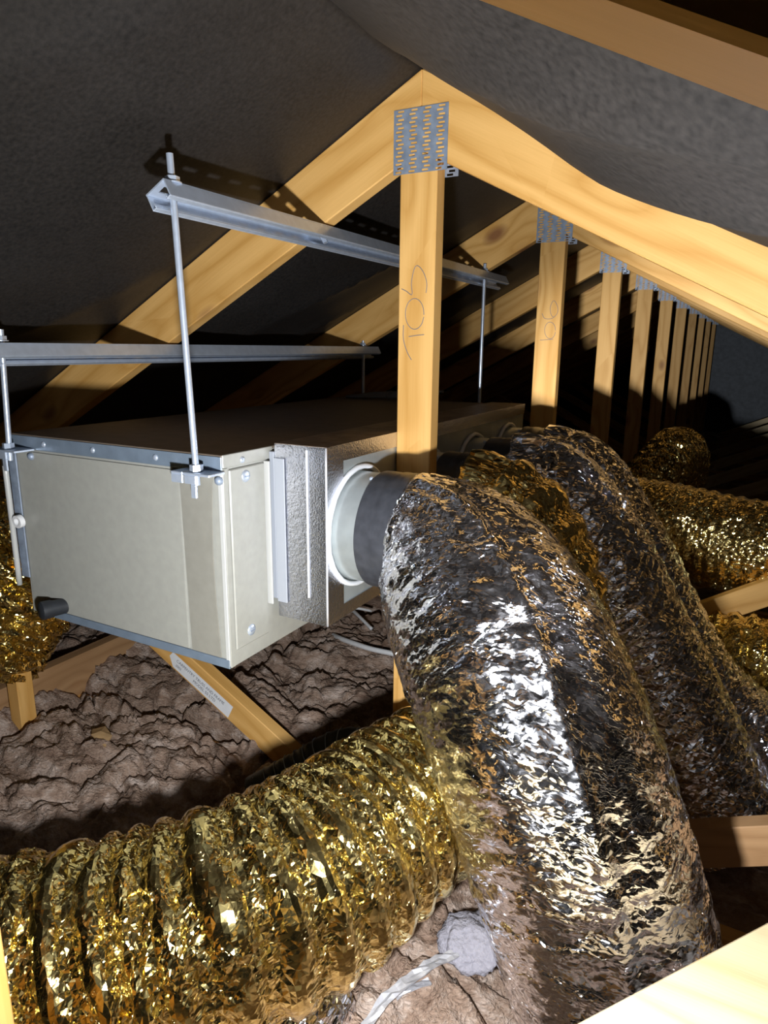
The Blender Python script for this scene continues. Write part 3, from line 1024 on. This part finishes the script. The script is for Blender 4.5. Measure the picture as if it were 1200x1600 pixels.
G2 = [(-0.506, 1.322, -0.318, 0.104), (-0.47, 1.322, -0.322, 0.118), (-0.405, 1.320, -0.370, 0.130), (-0.345, 1.31, -0.49, 0.134), (-0.325, 1.285, -0.64, 0.132),
      (-0.375, 1.16, -0.740, 0.138), (-0.455, 0.955, -0.788, 0.146), (-0.55, 0.695, -0.812, 0.156), (-0.69, 0.54, -0.842, 0.155), (-0.83, 0.42, -0.865, 0.155), (-1.02, 0.27, -0.89, 0.155)]
duct_thing('pleated gold foil duct lying across the foreground insulation', G2, 'gold', GR, 1,
           step=0.0055, cell=0.010, pitch=0.050, fold=0.012, jit=0.0042, seed=9, neck=0.03, shear=0.12, low=0.008, smooth_part=0.45)
GL = [(-1.30, 1.32, -0.36, 0.145), (-1.41, 1.29, -0.37, 0.165), (-1.55, 1.22, -0.42, 0.178), (-1.655, 1.13, -0.52, 0.182), (-1.73, 1.02, -0.66, 0.182), (-1.78, 0.95, -0.80, 0.18)]
duct_thing('crumpled gold return duct hugging the left end of the unit', GL, 'gold', None, None,
           step=0.009, cell=0.022, pitch=0.060, fold=0.020, jit=0.018, seed=13, shear=0.2, low=0.016)
GRt = [tuple(p) for p in ((-0.34, 2.29, -0.545, 0.145), (-0.2, 2.275, -0.555, 0.147), (-0.095, 2.265, -0.565, 0.147), (0.08, 2.25, -0.583, 0.146), (0.30, 2.24, -0.615, 0.145), (0.6, 2.25, -0.67, 0.145))]
duct_thing('gold foil duct lying behind the silver ducts above the sawn web', GRt, 'gold', None, None,
           soft=True, step=0.008, cell=0.016, pitch=0.035, fold=0.006, jit=0.003, seed=17, shear=0.1)
GRl = [(-0.06, 2.06, -0.86, 0.118), (0.05, 2.05, -0.845, 0.120), (0.2, 2.04, -0.84, 0.120), (0.5, 2.0, -0.85, 0.12)]
duct_thing('gold pleated duct lying below the sawn web at right', GRl, 'gold', None, None,
           step=0.008, cell=0.016, pitch=0.046, fold=0.014, jit=0.005, seed=19, shear=0.1)
GD = [(-0.62, 3.02, -0.80, 0.12), (-0.45, 3.14, -0.68, 0.125), (-0.36, 3.30, -0.56, 0.13), (-0.32, 3.50, -0.50, 0.13), (-0.31, 3.72, -0.52, 0.13), (-0.31, 3.9, -0.66, 0.13)]
duct_thing('dark arched gold duct far back before the receding posts', GD, 'gold', None, None,
           step=0.012, cell=0.022, pitch=0.05, fold=0.010, jit=0.010, seed=21, shear=0.1)
# small uninsulated ribbed core behind the gold duct
core = [(-0.86, 1.02, -0.97, 0.052), (-0.78, 1.075, -0.915, 0.052), (-0.715, 1.11, -0.868, 0.052), (-0.655, 1.125, -0.852, 0.052), (-0.60, 1.13, -0.89, 0.050), (-0.57, 1.13, -0.97, 0.050)]
T = thing('ribbed_hose', (-0.70, 1.05, -0.99), 'thin black ribbed duct core tucked behind the gold duct', 'flexible duct')
mk('sleeve', duct(core, step=0.006, cell=0.012, pitch=0.02, fold=0.002, jit=0.001, seed=4, low=0.002), 'rubber', T, smooth=True)
P, s = catmull(core, 0.0018)
pts, tt, nn, bb = frames(P[:, :3])
ang = s / 0.026 * 2 * math.pi
hel = pts + 0.0530 * (np.cos(ang)[:, None] * nn + np.sin(ang)[:, None] * bb)
mk('wire_coil', tube(hel, 0.0011, 5), 'zinc', T, smooth=True)

# ------------------------------------------------------------------ loose small things
fl = Geo()
rs = np.random.RandomState(2)
c0 = at(735, 1470, 'Z', -0.975)
lat = np.linspace(0.05, math.pi - 0.05, 30)
lon = np.linspace(0, 2 * math.pi, 60, endpoint=False)
TH_, PH_ = np.meshgrid(lat, lon, indexing='ij')
ux, uy, uz = np.sin(TH_) * np.cos(PH_), np.sin(TH_) * np.sin(PH_), np.cos(TH_)
rr = 0.85 + 0.55 * (fbm(ux * 1.9 + 9 + uz, uy * 1.9 + 5 - uz, 77, 2) - 0.35) + 0.30 * (fbm(ux * 5 + 30 + uz * 3, uy * 5 + 30 - uz * 3, 78, 3) - 0.45) + 0.05 * (rs.rand(*TH_.shape) - 0.5)
fl.v = list(zip((c0[0] + 0.062 * rr * np.sin(TH_) * np.cos(PH_)).ravel().tolist(), (c0[1] + 0.060 * rr * np.sin(TH_) * np.sin(PH_)).ravel().tolist(), (c0[2] + 0.036 * rr * np.cos(TH_)).ravel().tolist()))
fl.f = [(i * 60 + j, i * 60 + (j + 1) % 60, (i + 1) * 60 + (j + 1) % 60, (i + 1) * 60 + j) for i in range(29) for j in range(60)]
fl.f += [tuple(range(59, -1, -1)), tuple(29 * 60 + j for j in range(60))]
tag(mk('polyester_tuft', fl, 'fluff', smooth=True), 'white fluffy tuft of polyester wadding between gold and silver ducts', 'wadding')


def strip(px, w, z, seed, mat, name):
    rs = np.random.RandomState(seed)
    P = [at(x, y, 'Z', z + dz) for x, y, dz in px]
    C, s = catmull(P, 0.012)
    pts, t, n, b = frames(C)
    g = Geo()
    for i in range(len(pts)):
        for u in (-1, -0.3, 0.35, 1):
            g.v.append(tuple(pts[i] + np.cross(t[i], [0, 0, 1]) * w * u * (0.8 + 0.4 * rs.rand()) + np.array([0, 0, 1]) * 0.006 * (rs.rand() - 0.3)))
    for i in range(len(pts) - 1):
        for j in range(3):
            a = i * 4 + j
            g.f.append((a, a + 1, a + 5, a + 4))
    o = mk(name, g, mat, smooth=False)
    so = o.modifiers.new('thick', 'SOLIDIFY')
    so.thickness = 0.003
    return o


tag(strip([(570, 1606, 0.0), (602, 1562, 0.012), (645, 1526, 0.018), (685, 1500, 0.018), (722, 1486, 0.012)], 0.0085, -0.975, 3, 'strap', 'foil_strap'),
    'crumpled white strap running from under the gold duct to the fluffy tuft', 'strap')
tag(strip([(618, 1556, 0.0), (650, 1540, 0.006), (676, 1531, 0.004)], 0.006, -0.985, 4, 'strap', 'foil_strap'), 'short torn white strap end beside the longer crumpled strap', 'strap')
SF = [at(440, 1640, 'Z', -1.0), at(478, 1612, 'Z', -0.99), at(505, 1590, 'Z', -0.985), at(530, 1560, 'Z', -0.985)]
t = thing('foil_sleeve', SF[0], 'small crumpled silver foil sleeve under the gold duct at bottom', 'duct sleeve')
mk('sleeve', duct([(*p, 0.038) for p in SF], step=0.008, cell=0.014, pitch=0.03, fold=0.005, jit=0.006, seed=31, low=0.004), 'silver', t)


def cable(px, z, r, label, mat='white_pvc'):
    P = [at(x, y, 'Z', z + dz) for x, y, dz in px]
    C, s = catmull(P, 0.01)
    o = mk('electrical_cable', tube(C, r, 8), mat, smooth=True)
    return tag(o, label, 'cable', 'white cables on the insulation below the plenum')


cable([(520, 992, -0.02), (533, 998, 0.0), (555, 1006, 0.01), (580, 1014, 0.012), (612, 1021, 0.01), (650, 1030, -0.01)], -0.940, 0.0085, 'thick white cable looping under the plenum towards the king post')
cable([(530, 935, 0), (548, 951, 0.01), (562, 964, 0.014), (582, 984, 0.0)], -0.938, 0.006, 'thin white cable hanging down behind the plenum corner')
cable([(545, 950, 0.01), (562, 951, 0.014), (582, 955, 0.0)], -0.938, 0.005, 'thin white cable branching sideways behind the plenum corner')
b = thing('cable_bundle', (-1.08, 1.99, -0.168), 'grey bundle of coiled cables lying at the far end of the unit lid', 'cable')
for k in range(6):
    off = 0.012 * k
    pts = [(-1.22 + 0.05 * random.random(), 1.955 + off, -0.163), (-1.13, 1.975 + off * 0.5, -0.161 + 0.002 * k), (-1.04, 1.985 + off * 0.3, -0.160 + 0.003 * k), (-0.96, 1.97 + off * 0.9, -0.160 + 0.004 * k), (-0.88, 1.94 + off * 1.6, -0.163 + 0.005 * k)]
    C, s = catmull(pts, 0.02)
    mk('cable', tube(C, 0.0045, 7), 'grey_pvc', b, smooth=True)
mk('cable_tie', tube([(-1.06, 1.995 + 0.026 * math.cos(a), -0.154 + 0.013 * math.sin(a)) for a in np.linspace(0, 2 * math.pi, 17)], 0.002, 6), 'grey_pvc', b, smooth=True)
c0 = at(158, 1150, 'Z', -0.955)
g = Geo()
g.v = [(c0[0] + x, c0[1] + y, c0[2] + z) for x, y, z in ((-0.045, 0.01, 0.0), (-0.01, -0.02, 0.012), (0.05, -0.03, 0.003), (0.035, 0.005, 0.010), (-0.02, 0.03, 0.006), (0.0, 0.0, 0.014))]
g.f = [(0, 1, 5), (1, 2, 5), (2, 3, 5), (3, 4, 5), (4, 0, 5)]
o = mk('kraft_scrap', g, 'chip')
so = o.modifiers.new('thick', 'SOLIDIFY')
so.thickness = 0.004
tag(o, 'torn tan scrap of kraft facing lying on the wool insulation', 'scrap')

for o in list(SC.objects):
    if '_o' in o:
        del o['_o']
